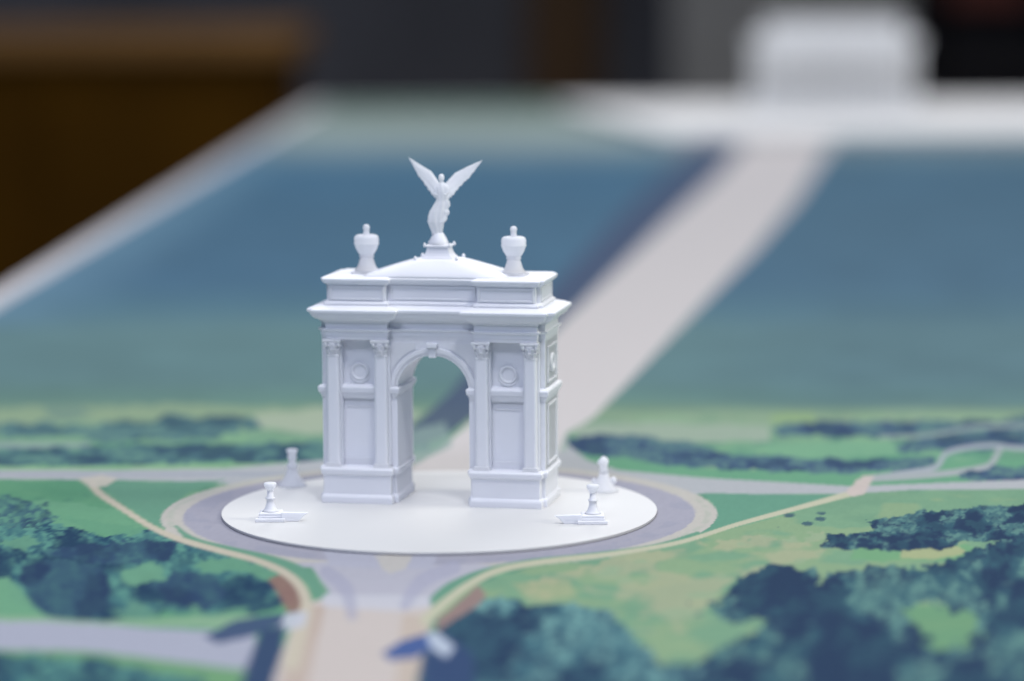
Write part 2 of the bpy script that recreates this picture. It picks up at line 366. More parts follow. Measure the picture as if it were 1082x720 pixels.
    line([(97, 512), (106, 522), (130, 538), (160, 557), (190, 570), (232, 582), (270, 592), (300, 605), (317, 620), (324, 640), (318, 665), (308, 700)], [4.5, 3.4, 3, 3, 3, 3, 3, 4, 5, 6, 8, 10], PT)
    line([(905, 520), (850, 535), (780, 554), (719, 573), (650, 585), (580, 593), (530, 602), (497, 617), (470, 637), (450, 655)], [3.4, 2.6, 2.2, 2.2, 2.4, 3, 3.5, 4, 5, 6], (200, 200, 176))
    poly([(82, 506), (108, 502), (125, 506), (112, 514), (95, 515)], (206, 200, 188), .9)
    poly([(893, 521), (905, 508), (912, 503), (924, 503), (918, 514), (914, 522), (902, 525)], (208, 196, 190), .95)
    poly([(462, 655), (490, 632), (505, 618), (514, 628), (505, 640), (480, 655), (460, 668)], (156, 134, 130), .95, 4)
    # painted bridge-end blocks
    poly([(290, 650), (325, 646), (322, 662), (296, 668)], (200, 204, 216), .9)
    poly([(215, 672), (250, 655), (302, 648), (298, 660), (262, 674), (232, 680)], (66, 86, 122), .95, 5)
    poly([(275, 668), (302, 660), (298, 690), (288, 722), (270, 900), (225, 900), (255, 720)], (56, 76, 112), .97, 3)
    poly([(455, 676), (468, 668), (500, 690), (508, 900), (440, 900), (446, 700)], (58, 80, 118), .95, 4)
    poly([(404, 690), (424, 677), (456, 668), (462, 680), (440, 695), (412, 698)], (70, 98, 156), .97, 3)
    poly([(450, 670), (462, 668), (481, 684), (472, 695), (456, 686)], (192, 204, 220), .95)
    # ---- the long causeway and its navy quay
    poly([(790, 150), (756, 190), (640, 296), (560, 370), (500, 440), (470, 462), (440, 470), (420, 478), (400, 480), (380, 474), (430, 455), (470, 420), (492, 395), (575, 312), (662, 222), (716, 175), (736, 150)], (80, 94, 122), .9, 3)
    poly([(786, 100), (900, 100), (880, 150), (843, 211), (796, 267), (749, 315), (700, 366), (664, 404), (626, 442), (598, 458), (590, 478), (560, 500), (430, 500), (470, 470), (510, 436), (600, 334), (702, 236), (756, 188), (784, 155)], (218, 213, 212), 1)
    poly([(405, 462), (470, 446), (480, 470), (440, 490), (400, 492)], (150, 175, 168), .7, 10)
    # paper grain
    C *= (1 + .05 * (fbm(u / 2.2, v / 1.6, 131, 2) - .5) * 2)[..., None]
    return np.clip(C, 0.004, .85)

def left_edge(Y): return -0.372 + 0.0157 * (Y - .9)
def build_map():
    ys = [-0.46]
    while ys[-1] < 3.98:
        y = ys[-1]; D = y - cy
        ys.append(y + 1.25 * D * D / (cz * FPX))
    ys[-1] = 3.98
    ys = np.array(ys)
    a = np.linspace(0, .80, 840); b = np.linspace(.806, 2.02, 210)
    xs = np.concatenate([a, b])
    NX, NY = len(xs), len(ys)
    X = left_edge(ys)[:, None] + 0.026 + xs[None, :]; Y = np.repeat(ys[:, None], NX, 1)
    gx = np.gradient(X, axis=1) * .25; gy = np.gradient(Y, axis=0) * .25
    C = .5 * (paint(X + gx, Y + gy) + paint(X - gx, Y - gy))     # two samples per point: clean print edges
    co = np.stack([X, Y, np.zeros_like(X)], -1).reshape(-1, 3).astype(np.float32)
    idx = np.arange(NX * NY).reshape(NY, NX)
    q = np.stack([idx[:-1, :-1], idx[:-1, 1:], idx[1:, 1:], idx[1:, :-1]], -1).reshape(-1, 4)
    me = bpy.data.meshes.new('map_sheet')
    me.vertices.add(len(co)); me.vertices.foreach_set('co', co.ravel())
    me.loops.add(q.size); me.loops.foreach_set('vertex_index', q.ravel().astype(np.int32))
    me.polygons.add(len(q)); me.polygons.foreach_set('loop_start', np.arange(0, q.size, 4, dtype=np.int32))
    me.update(calc_edges=True)
    ca = me.color_attributes.new('Col', 'FLOAT_COLOR', 'POINT')
    rgba = np.ones((NX * NY, 4), np.float32); rgba[:, :3] = C.reshape(-1, 3)
    ca.data.foreach_set('color', rgba.ravel())
    o = link('map_sheet', me, M_MAP)
    tag(o, 'illustrated park map printed on a sheet covering the table, with roundabout, footpaths and woods', 'map')
    return o
build_map()

# ------------------------------------------------------------------ table, floor, wall
tb = empty('display_table', (0.6, 1.8, -0.75))
tag(tb, 'long white-rimmed display table under the printed map', 'table')
me = bpy.data.meshes.new('tabletop'); bm = bmesh.new()
def slab(bm, z0, z1, inset=0.0):
    ring = lambda z: [bm.verts.new((x - .6, y - 1.8, z + .75)) for x, y in ((left_edge(-.5) + inset, -.5 + inset), (1.72 - inset, -.5 + inset), (1.72 - inset, 4.02 - inset), (left_edge(4.02) + inset, 4.02 - inset))]
    a, b = ring(z0), ring(z1)
    bm.faces.new(list(reversed(a))); bm.faces.new(b)
    for i in range(4): bm.faces.new((a[i], a[(i + 1) % 4], b[(i + 1) % 4], b[i]))
slab(bm, -.045, -.0006); bm.to_mesh(me); bm.free(); o = link('tabletop', me, M_TABLE, tb)
bv = o.modifiers.new('b', 'BEVEL'); bv.width = .004; bv.segments = 2
me = bpy.data.meshes.new('table_skirt'); bm = bmesh.new(); slab(bm, -.75, -.046, .05); bm.to_mesh(me); bm.free(); link('table_skirt', me, M_TSIDE, tb)

def mbox(name, x0, x1, y0, y1, z0, z1, material, parent=None, bevel=0.0, loc=None):
    return MB().box(x0 * 1e3, x1 * 1e3, y0 * 1e3, y1 * 1e3, z0 * 1e3, z1 * 1e3).build(name, material, parent, bevel)
tag(mbox('floor', -9, 9, -4, 10, -.80, -.75, M_FLOOR), kind='structure')
tag(mbox('back_wall', -9, 9, 9.0, 9.2, -.75, 3.2, M_WALL), kind='structure')

# wooden counter left behind the table
cb = empty('wooden_counter', (-1.2, 5.4, -.75)); tag(cb, 'dark brown wooden counter standing behind the left edge of the table', 'counter')
mbox('body', -1.4, .74, -.3, .3, 0, .80, M_WOOD, cb, 4); mbox('countertop', -1.42, .77, -.33, .33, .801, .855, M_WOODT, cb, 4)
for i in range(4): mbox('door_panel', -1.30 + i * .51, -.86 + i * .51, -.315, -.301, .08, .72, M_WOOD, cb, 3)
# brown door, grey partition, black curtain, rust chair: all dim and far
d = empty('brown_door', (.22, 8.9, -.75)); tag(d, 'narrow dark brown door in the far wall', 'door')
mbox('door_leaf', -.13, .13, -.05, .05, 0, 2.1, M_DOOR, d, 3); mbox('door_handle', .07, .10, -.10, -.051, .98, 1.0, M_GREY, d, 2)
g = mbox('grey_partition', .52, 1.22, 7.6, 7.66, -.75, .9, M_GREY, None, 5); tag(g, 'pale grey partition panel behind the far end of the table', 'partition')
k = mbox('black_curtain', 1.25, 3.4, 8.0, 8.1, -.75, 1.8, M_BLACK, None, 8); tag(k, 'black curtain hanging behind the far right of the table', 'curtain')
ch = empty('bar_stool', (1.34, 7.4, -.75)); tag(ch, 'bar stool with rust red backrest in front of the black curtain', 'stool')
mbox('backrest', .0, .24, .16, .20, .86, 1.2, M_RED, ch, 20); mbox('seat', -.04, .28, -.16, .16, .66, .72, M_BLACK, ch, 15)
for sx in (-.02, .24):
    for sy in (-.14, .11): mbox('leg', sx, sx + .03, sy, sy + .03, 0, .659, M_BLACK, ch, 3)
mbox('back_post', .10, .14, .165, .195, .721, .859, M_BLACK, ch, 3)

# ------------------------------------------------------------------ far white model on its white board
fb = tag(MB().grid_rings([[(250, 2820, z_), (1600, 2820, z_), (1600, 3700, z_), (110, 3700, z_)] for z_ in (0.8, 14)]).build('white_board', M_FAR, None, 2), 'white foam board lying across the far end of the map', 'board')
ft = empty('memorial_model', (.535, 3.30, .0142)); tag(ft, 'blurred white columned memorial hall model at the far end of the causeway', 'model building')
MB().moulding([(-142, -75), (142, -75), (142, 75), (-142, 75)], [(0, 0), (5, 0), (5, -4), (10, -4), (10, -8), (15, -8)]).build('stylobate', M_FARB, ft)
MB().box(-100, 100, -38, 38, 15, 100).build('cella', M_FARB, ft)
for i in range(12):
    x = -116 + i * 232 / 11
    MB().lathe([(15, 6.5), (96, 5.4), (97, 7.5), (100, 7.5)], (x, -54), 14).build('column', M_FARB, ft)
for i in range(8):
    x = -116 + i * 232 / 7
    MB().lathe([(15, 6.5), (96, 5.4), (97, 7.5), (100, 7.5)], (x, 54), 14).build('column', M_FARB, ft)
MB().moulding([(-124, -62), (124, -62), (124, 62), (-124, 62)], [(100, 0), (112, 0), (113, 3), (117, 4)]).build('entablature', M_FARB, ft)
MB().moulding([(-106, -44), (106, -44), (106, 44), (-106, 44)], [(117, 0), (138, 0), (139, 2), (142, 2)]).build('attic', M_FARB, ft)

# ------------------------------------------------------------------ round white board under the arch
db = MB(); n = 240
db.grid_rings([[(r * math.cos(2 * PI * i / n), 1.03 * r * math.sin(2 * PI * i / n), z) for i in range(n)] for z, r in ((0.1, 99.3), (.25, 99.8), (1.38, 100.0), (1.5, 99.85))])
disc = db.build('round_plinth', M_DISC); tag(disc, 'thin white oval disc inside the printed roundabout, carrying the arch', 'plinth')

# ------------------------------------------------------------------ the arch
TOPZ = .0015
arch = empty('triumphal_arch', (0.0002, .0292, TOPZ), math.radians(-11.2))
tag(arch, 'white 3D printed triumphal arch model crowned by a winged figure and two urns', 'arch model')
PC, HR, HB = 35.2, 15.9, 17.6
def pier_plan(c, hr=HR, hb=HB, yb=16.0, yr=21.5):
    return [(c - hb, -yb), (c - hr, -yb), (c - hr, -yr), (c + hr, -yr), (c + hr, -yb), (c + hb, -yb), (c + hb, yb), (c + hr, yb), (c + hr, yr), (c - hr, yr), (c - hr, yb), (c - hb, yb)]
def full_plan(hx, yb, hr, yr, c=PC):
    P = [(-hx, -yb)]
    for s in (-1, 1): P += [(s * c - hr, -yb), (s * c - hr, -yr), (s * c + hr, -yr), (s * c + hr, -yb)]
    P += [(hx, -yb)]
    return P + [(-x, -y) for x, y in P]
for s in (-1, 1):
    MB().moulding(pier_plan(s * PC), [(0, 1.0), (2.6, 1.0), (3.4, .75), (4.0, .2), (4.2, 0), (13.0, 0), (13.4, .6), (13.9, 1.0), (15.6, 1.3), (16.2, 1.2), (16.5, .6), (17.0, .4)]).build('pier_base', M_RESIN, arch, .12)
# body with the arched opening
RA, ZS = 17.0, 52.3
hx = PC + HB
def arc_pts(r, n=40, a0=PI, a1=0): return [(r * math.cos(a0 + (a1 - a0) * i / n), ZS + r * math.sin(a0 + (a1 - a0) * i / n)) for i in range(n + 1)]
NA = 48
b = MB()
inner = [(-RA, 17.0)] + arc_pts(RA, NA) + [(RA, 17.0)]
outer = [(-hx, 17.0)]
# match counts so the front is a clean strip: outer points projected to the rectangle
outer = []
for (x, z) in inner:
    if z <= 17.0: outer.append((-hx if x < 0 else hx, 17.0)); continue
    ang = math.atan2(z - ZS, x); ca, sa = math.cos(ang), math.sin(ang)
    t = min(hx / abs(ca) if abs(ca) > 1e-6 else 1e9, (78.5 - ZS) / sa if sa > 1e-6 else 1e9)
    outer.append((ca * t, ZS + sa * t))
outer[1] = (-hx, ZS); outer[-2] = (hx, ZS)
def strip(mb, A, B, y0, y1):
    F = [[mb.bm.verts.new((x, y, z)) for x, z in P] for P in (A, B) for y in (y0, y1)]
    a0, a1, b0, b1 = F
    for i in range(len(A) - 1):
        mb.bm.faces.new((a0[i], a0[i + 1], b0[i + 1], b0[i])); mb.bm.faces.new((a1[i + 1], a1[i], b1[i], b1[i + 1]))
        f = mb.bm.faces.new((a0[i + 1], a0[i], a1[i], a1[i + 1])); mb.bm.faces.new((b0[i], b0[i + 1], b1[i + 1], b1[i]))
    mb.bm.faces.new((a0[0], b0[0], b1[0], a1[0])); mb.bm.faces.new((b0[-1], a0[-1], a1[-1], b1[-1]))
# add exact rectangle corners
def add_corner(inner, outer, cxr):
    ang = math.atan2(78.5 - ZS, cxr)
    for i in range(len(inner) - 1):
        if inner[i][1] < ZS or inner[i + 1][1] < ZS: continue
        a, c = math.atan2(inner[i][1] - ZS, inner[i][0]), math.atan2(inner[i + 1][1] - ZS, inner[i + 1][0])
        if min(a, c) < ang < max(a, c):
            inner.insert(i + 1, (RA * math.cos(ang), ZS + RA * math.sin(ang))); outer.insert(i + 1, (cxr, 78.5)); return
add_corner(inner, outer, -hx); add_corner(inner, outer, hx)
HC = 27.4
for i_ in range(len(outer)):
    x_, z_ = outer[i_]
    outer[i_] = (max(-HC, min(HC, x_)), z_)
strip(b, inner, outer, -16.0, 16.0)
for s_ in (-1, 1):
    x0_, x1_ = sorted((s_ * (HC - .05), s_ * hx)); b.box(x0_, x1_, -14.4, 14.4, 17.0, 78.5)
    x0_, x1_ = sorted((s_ * 50.4, s_ * (hx + .01))); b.box(x0_, x1_, -16.0, 16.0, 17.0, 78.5)
b.build('arch_body', M_RESIN, arch, .1, 1)
# archivolts, keystones, impost bands
for s in (-1, 1):
    for (r0, r1, d) in ((17.05, 18.4, .55), (18.4, 20.6, 1.0)):
        mb = MB(); strip(mb, arc_pts(r0, 48), arc_pts(r1, 48), s * 15.9 if s > 0 else -(16 + d), (16 + d) if s > 0 else -15.9)
        mb.build('archivolt', M_RESIN, arch, .08, 1)
    ya, yb = (15.0, 18.6) if s > 0 else (-18.6, -15.0)
    MB().prism_xz([(-1.7, 68.4), (1.7, 68.4), (2.1, 73.2), (-2.1, 73.2)], ya + (1.0 if s < 0 else 0), yb - (1.0 if s > 0 else 0)).build('keystone', M_RESIN, arch, .25)
    MB().prism_xz([(-2.4, 73.21), (2.4, 73.21), (2.6, 75.2), (-2.6, 75.2)], ya - (.4 if s < 0 else 0), yb + (.4 if s > 0 else 0)).build('keystone_cap', M_RESIN, arch, .2)
    for t in (-1, 1):   # spandrel relief: thin raised wedge following the arch
        P = [(t * x, z) for x, z in ([(21.6 * math.cos(a), ZS + 21.6 * math.sin(a)) for a in np.linspace(.30, 1.20, 14)])]
        P += [(t * 8.4, 75.2), (t * 19.2, 75.2), (t * 20.2, 74.2), (t * 20.2, 60.0)]
        if t < 0: P = P[::-1]
        MB().prism_xz(P, (-16.45 if s < 0 else 15.9), (-15.9 if s < 0 else 16.45)).build('spandrel_panel', M_RESIN, arch, .1, 1)
for s in (-1, 1):
    c = s * PC
    MB().moulding([(c - HB, -16), (c + HB, -16), (c + HB, 16), (c - HB, 16)], [(48.6, .05), (49.6, .35), (50.6, .9), (51.2, 1.0), (51.4, 1.5), (53.6, 1.9), (54.3, 1.5), (54.8, .2), (55.2, .02)]).build('impost_band', M_RESIN, arch, .08, 1)
# wall panels, medallions, string lines between the columns; the same on the narrow ends
def frame_xz(mb, x0, x1, z0, z1, w, ya, yb):
    mb.box(x0, x0 + w, ya, yb, z0, z1); mb.box(x1 - w, x1, ya, yb, z0, z1); mb.box(x0 + w, x1 - w, ya, yb, z0, z0 + w); mb.box(x0 + w, x1 - w, ya, yb, z1 - w, z1)
def ring_relief(mb, cx_, cz_, r, w, y, s, h, n=28, squash=1.0):
    rings = []
    for i in range(n):
        a = 2 * PI * i / n
        rings.append([(cx_ + (r + w * math.cos(t)) * math.cos(a), y + s * h * math.sin(t), cz_ + squash * (r + w * math.cos(t)) * math.sin(a)) for t in [2 * PI * k / 8 for k in range(8)]])
    V = [[mb.bm.verts.new(p) for p in r_] for r_ in rings]
    for i in range(n):
        for k_ in range(8):
            f = mb.bm.faces.new((V[i][k_], V[(i + 1) % n][k_], V[(i + 1) % n][(k_ + 1) % 8], V[i][(k_ + 1) % 8])); f.smooth = True
for s in (-1, 1):
    for f in (-1, 1):
        c = s * PC; ya, yb = (-16.75, -15.9) if f < 0 else (15.9, 16.75)
        for (w_, d_, z0_, z1_, nm) in ((7.6, .35, 17.0, 20.4, 'panel_foot'), (6.2, .45, 44.4, 45.1, 'panel_moulding'), (7.6, .3, 46.7, 47.3, 'panel_moulding')):
            MB().box(c - w_, c + w_, -14.4 - d_ if f < 0 else 14.3, -14.3 if f < 0 else 14.4 + d_, z0_, z1_).build(nm, M_RESIN, arch, .12, 1)
        mb = MB(); ring_relief(mb, c, 61.0, 3.7, .8, f * 14.5, f, .7)
        cr = []
        for i in range(17):
            a = PI * 1.06 + PI * .88 * i / 16; w_ = .15 + .75 * math.sin(PI * i / 16)
            cr.append([(c + (5.0 + w_ * math.cos(t)) * math.cos(a), f * (14.4 + .8 * w_ * math.sin(t)), 61 + (5.0 + w_ * math.cos(t)) * math.sin(a)) for t in [2 * PI * k / 8 for k in range(8)]])
        mb.grid_rings(cr, smooth=True)
        mb.build('medallion', M_RESIN, arch)
    # pilaster strips behind the columns
    for t in (-1, 1):
        x0_, x1_ = sorted((s * PC + t * 7.7, s * PC + t * 15.3))
        for y0_, y1_ in ((-18.0, -14.2), (14.2, 18.0)): MB().box(x0_, x1_, y0_, y1_, 16.8, 76.7).build('pilaster', M_RESIN, arch, .12, 1)
    # narrow end
    xa = s * 52.8
    mb = MB()
    lo, hi = (xa, xa + .7) if s > 0 else (xa - .7, xa)
    if s > 0: lo -= .1
    else: hi += .1
    for (y0, y1, z0, z1) in ((-11, -10, 19, 47), (10, 11, 19, 47), (-10, 10, 19, 20), (-10, 10, 46, 47), (-11, -10, 57, 74), (10, 11, 57, 74), (-10, 10, 73, 74), (-10, 10, 57, 58)): mb.box(lo, hi, y0, y1, z0, z1)
    mb.build('end_panel_frame', M_RESIN, arch, .1, 1)
    mb = MB(); ring_relief(mb, 0, 0, 3.6, .9, 0, 1, 1.1)
    bmesh.ops.rotate(mb.bm, verts=mb.bm.verts, cent=(0, 0, 0), matrix=Matrix.Rotation(PI / 2, 3, 'Z'))
    bmesh.ops.translate(mb.bm, verts=mb.bm.verts, vec=(s * 53.0, 0, 65.5)); mb.build('medallion', M_RESIN, arch)
# columns: base, shaft, Corinthian capital
def column_parts(x, y, f):
    MB().box(x - 3.9, x + 3.9, y - 3.3, y + 3.3, 16.9, 17.8).box(x - 3.5, x + 3.5, y - 3.15, y + 3.15, 17.7, 18.8).build('column_base', M_RESIN, arch, .1, 1)
    mb = MB(); n = 48; rings = []
    def sq(a, r, e=.42):
        c_, s_ = math.cos(a), math.sin(a)
        return (x + r * math.copysign(abs(c_) ** e, c_), y + r * .92 * math.copysign(abs(s_) ** e, s_))
    for z, r in [(18.6, 3.25), (19.2, 3.15), (22, 3.05), (40, 3.03), (58, 2.95), (68.4, 2.85), (68.6, 3.05), (69.3, 3.1), (69.5, 2.8)]:
        rings.append([(*sq(2 * PI * i / n, r), z) for i in range(n)])
    mb.grid_rings(rings, smooth=False).build('shaft', M_RESIN, arch)
    cp = MB().lathe([(69.4, 2.85), (70.6, 3.0), (72.5, 3.05), (74, 3.4), (75.2, 3.9)], (x, y), 24)
    for row, (zz, rr, cnt, off, h) in enumerate(((69.5, 2.95, 8, 0, 2.7), (71.2, 3.05, 8, PI / 8, 3.0))):
        for i in range(cnt):
            a = off + 2 * PI * i / cnt; ca, sa = math.cos(a), math.sin(a)
            sec = []
            for t, w, o_ in ((0, .85, 0), (.45, .95, .15), (.8, .75, .55), (1, .35, 1.05), (.86, .2, 1.25)):
                R_ = rr + .25 + o_
                sec.append([(x + R_ * ca - w * sa * k_ + dr * ca, y + R_ * sa + w * ca * k_ + dr * sa, zz + h * t) for k_, dr in ((-1, 0), (1, 0), (1, -.5), (-1, -.5))])
            cp.grid_rings(sec)
    for i in range(4):   # corner volutes
        a = PI / 4 + i * PI / 2
        cp.lathe([(73.2, .5), (74.2, .95), (75.2, .95), (75.8, .5)], (x + 4.3 * math.cos(a), y + 4.3 * math.sin(a)), 8)
    # concave abacus
    ab = []
    for z, k_ in ((75.3, 1), (75.7, 1.06), (76.55, 1.08)):
        ring = []
        for q in range(4):
            a0 = -PI / 4 + q * PI / 2
            p0 = Vector((math.cos(a0), math.sin(a0))) * 6.0; p1 = Vector((math.cos(a0 + PI / 2), math.sin(a0 + PI / 2))) * 6.0
            for j in range(7):
                t = j / 7; p = p0.lerp(p1, t); d_ = 1 - .16 * math.sin(PI * t)
                ring.append((x + p.x * d_ * k_ * .97, y + p.y * d_ * k_ * .97, z))
        ab.append(ring)
    cp.grid_rings(ab).build('capital', M_RESIN, arch)
for s in (-1, 1):
    for t in (-1, 1):
        for f in (-1, 1):
            column_parts(s * PC + t * 11.4, f * 18.3, f)
# entablature, cornice, attic
HE = 14.6
ent = full_plan(52.8, 16.0, HE, 20.6)
MB().moulding(ent, [(76.6, .05), (78.2, .05), (78.25, .35), (80.2, .35), (80.3, .8), (80.9, 1.3), (81.5, 1.35), (81.6, .1), (84.3, .1)]).build('architrave', M_RESIN, arch, .05, 1)
MB().moulding(ent, [(84.31, .3), (84.9, .8), (85.6, 1.2), (86.0, 2.4), (87.0, 3.6), (88.2, 4.4), (89.2, 4.9), (89.4, 5.5), (90.5, 5.7), (91.0, 5.3), (92.3, 1.0), (92.4, -.9)]).build('cornice', M_RESIN, arch, .06, 1)
att = full_plan(50.4, 14.8, 13.6, 18.9)
MB().moulding(att, [(92.41, 1.5), (93.4, 1.5), (94.0, .9), (94.5, 0), (101.6, 0), (101.9, .5), (102.4, .8), (102.7, 1.5), (103.5, 2.0), (104.4, 2.3), (104.9, 2.1), (105.4, .8), (105.5, .2)]).build('attic', M_RESIN, arch, .06, 1)
for f in (-1, 1):
    for (x0, x1, yy) in ((-PC - 13.0, -PC + 13.0, 18.9), (PC - 13.0, PC + 13.0, 18.9), (-20.2, 20.2, 14.8)):
        mb = MB(); ya, yb = (-(yy + .55), -(yy - .1)) if f < 0 else (yy - .1, yy + .55)
        frame_xz(mb, x0, x1, 94.9, 101.4, 1.0, ya, yb); mb.build('attic_panel', M_RESIN, arch, .1, 1)
for s in (-1, 1):
    mb = MB(); lo, hi = (50.3, 50.9) if s > 0 else (-50.9, -50.3)
    for (y0, y1, z0, z1) in ((-13.5, -12.4, 94.9, 101.4), (12.4, 13.5, 94.9, 101.4), (-12.4, 12.4, 94.9, 95.9), (-12.4, 12.4, 100.4, 101.4)): mb.box(lo, hi, y0, y1, z0, z1)
    mb.build('attic_panel', M_RESIN, arch, .1, 1)
# low hipped roof with stepped foot
rf = MB()
def rect(hx_, hy, z): return [(-hx_, -hy, z), (hx_, -hy, z), (hx_, hy, z), (-hx_, hy, z)]
def srect(hx_, hy, z, e=.34, n_=96):
    out_ = []
    for i_ in range(n_):
        a_ = 2 * PI * i_ / n_; c_, s_ = math.cos(a_), math.sin(a_)
        out_.append((hx_ * math.copysign(abs(c_) ** e, c_), hy * math.copysign(abs(s_) ** e, s_), z))
    return out_
rf.grid_rings([srect(34, 16.4, 105.2, .2)] + [srect(34 - 23.5 * t, 16.4 - 7.0 * t ** 1.25, 105.6 + 7.3 * (1 - (1 - t) ** 1.12), .2 + .3 * t) for t in [k / 14 for k in range(15)]] + [srect(9.0, 8.6, 113.0, .5)], smooth=True)
rf.build('roof', M_RESIN, arch)
rb = MB()
for sx in (-1, 1):
    for sy in (-1, 1): rb.lathe([(112.4, .5), (113.3, .9), (114.0, .75), (114.6, .15)], (sx * 9.8, sy * 7.6), 8)
rb.build('roof_knobs', M_RESIN, arch)
# urns
def urn(x):
    z0 = 105.5
    MB().box(x - 6.2, x + 6.2, -5.6, 5.6, z0, z0 + 1.0).lathe([(106.5, 5.7), (107.3, 5.6), (107.6, 5.0), (108.8, 4.3), (110.2, 3.8), (111.8, 3.3), (113.2, 2.9)], (x, 0), 28, sy=.95).build('urn_foot', M_LIT, arch, .1, 1)
    MB().lathe([(113.0, 3.0), (113.2, 3.5), (113.7, 3.5), (113.9, 3.1), (115.2, 4.0), (117.0, 5.0), (118.9, 5.6), (119.1, 5.9), (119.6, 5.9), (119.8, 5.7), (121.6, 5.85), (122.8, 5.5), (123.4, 4.7), (123.6, 3.6), (123.3, 2.5), (123.5, 1.9)], (x, 0), 28, sy=.85).build('urn_bowl', M_LIT, arch)
    MB().lathe([(123.2, 1.9), (123.9, 1.5), (125.2, 1.35), (126.2, 1.45), (127.0, 1.65), (127.8, 1.4), (128.3, .7), (128.4, .15)], (x, 0), 16).build('urn_finial', M_LIT, arch)
urn(-PC + .3); urn(PC)
# ---- winged figure on its pedestal
st = MB()
st.grid_rings([[(sx * hx_ * 1.0, sy * hy, z) for sx, sy in ((-1, -1), (1, -1), (1, 1), (-1, 1))] for z, hx_, hy in
    ((112.9, 7.9, 6.4), (113.4, 7.5, 6.1), (114.4, 6.5, 5.4), (115.6, 5.7, 4.9), (117, 5.2, 4.6), (118.4, 5.0, 4.5), (118.5, 5.7, 5.1), (119.2, 5.9, 5.3), (119.4, 5.2, 4.7))])
st.lathe([(119.3, 4.7), (120.6, 4.5), (122.2, 3.8), (123.6, 3.0), (124.8, 2.2)], (-.4, 0), 22)
for sx in (-1, 1):
    for sy in (-1, 1): st.lathe([(118.4, .3), (119.2, .8), (120.0, .55), (120.7, .1)], (sx * 5.9, sy * 5.1), 8)
st.build('figure_pedestal', M_RESIN, arch, .08, 1)
# body: one continuous surface fused from lofted limbs
fg = MB()
def loft(path, n=20, fold=0.0, nf=7, ph=0.0):
    rings = []
    for (x, y, z, rx, ry) in path:
        ring = []
        for i in range(n):
            a = 2 * PI * i / n; q = 1 + fold * math.sin(nf * a + ph + z * .35)
            ring.append((x + rx * q * math.cos(a), y + ry * q * math.sin(a), z))
        rings.append(ring)
    fg.grid_rings(rings, smooth=True)
# skirt and torso (weight on one leg, hip swung, drapery bulging to the side)
loft([(-1.1, 0, 124.0, 2.3, 2.1), (-1.1, 0, 125.6, 2.5, 2.2), (-1.3, -.2, 127.6, 3.1, 2.5), (-1.5, -.5, 130, 3.7, 2.9), (-1.2, -.4, 132.4, 3.8, 2.9), (-.5, -.2, 134.8, 3.9, 2.8), (.2, 0, 136.6, 3.5, 2.5),
      (.8, 0, 138.4, 3.0, 2.2), (1.2, 0, 140.0, 2.4, 1.8), (1.4, 0, 142.0, 2.3, 1.7), (1.5, -.1, 144.0, 2.6, 1.9), (1.5, 0, 146.0, 2.7, 1.8), (1.4, .1, 147.4, 2.2, 1.4), (1.3, .1, 148.1, 1.1, .9), (1.3, .05, 148.9, .75, .75),
      ], n=54, fold=.10, nf=8)
# head with chin, nose bump and bun
loft([(1.3, .0, 148.2, .55, .55), (1.25, -.1, 148.9, .95, 1.0), (1.2, -.12, 149.8, 1.28, 1.35), (1.2, -.02, 150.7, 1.4, 1.5), (1.2, .1, 151.5, 1.2, 1.35), (1.2, .15, 152.1, .6, .8), (1.2, .15, 152.25, .1, .1)], n=20)
fg.lathe([(149.6, .05), (149.9, .26), (150.5, .2), (150.9, .05)], (1.2, -1.42), 8); fg.lathe([(150.2, .1), (150.6, .6), (151.3, .6), (151.7, .1)], (1.2, 1.5), 10)
# drapery swags at the hip, bent knee
loft([(2.6, -.6, 132.6, .4, .4), (3.4, -.5, 133.2, 1.2, 1.2), (3.6, -.3, 134.6, 1.5, 1.5), (3.2, 0, 136.0, 1.2, 1.3), (4.2, 0, 137.6, 1.2, 1.2), (4.0, 0, 139.4, 1.1, 1.2), (3.0, 0, 141, .6, .8)], n=16, fold=.12, nf=4)
loft([(1.2, -1.0, 129.0, .4, .4), (1.9, -1.3, 130.0, 1.2, 1.2), (2.6, -.9, 131.2, 1.3, 1.3), (2.8, -.6, 132.8, 1.1, 1.2), (2.4, -.3, 134.4, .6, .6)], n=14, fold=.12, nf=4)
loft([(-2.2, -1.8, 127.6, .5, .5), (-1.9, -2.2, 129.4, 1.2, .9), (-1.6, -2.4, 131.4, 1.5, 1.1), (-1.0, -1.9, 133.2, 1.3, 1.1), (-.4, -1.3, 135.4, .8, .8)], n=14)
# arms: upper arms down, forearms forward to a wreath
def tube(pts, rs, n=10):
    rings = []
    for i, p in enumerate(pts):
        p = Vector(p); d_ = (Vector(pts[min(i + 1, len(pts) - 1)]) - Vector(pts[max(i - 1, 0)])).normalized()
        a_ = d_.orthogonal().normalized(); b_ = d_.cross(a_)
        rings.append([tuple(p + (a_ * math.cos(2 * PI * k_ / n) + b_ * math.sin(2 * PI * k_ / n)) * rs[i]) for k_ in range(n)])
    # keep a stable frame
    fg.grid_rings(rings, smooth=True)
tube([(-.8, 0, 147.0), (-1.5, -.5, 145.4), (-1.7, -1.0, 143.4), (-1.0, -2.3, 142.6), (-.2, -3.0, 142.8)], [.75, .72, .6, .5, .42])
tube([(3.6, 0, 147.0), (4.1, -.4, 145.4), (4.2, -.9, 143.4), (3.6, -2.1, 142.8), (2.8, -2.9, 143.0)], [.75, .72, .6, .5, .42])
o = fg.build('tmp_figure', M_LIT, None)
rm = o.modifiers.new('r', 'REMESH'); rm.mode = 'VOXEL'; rm.voxel_size = .00022; rm.use_smooth_shade = True
sm_ = o.modifiers.new('s', 'SMOOTH'); sm_.iterations = 2
dg = bpy.context.evaluated_depsgraph_get(); dg.update()
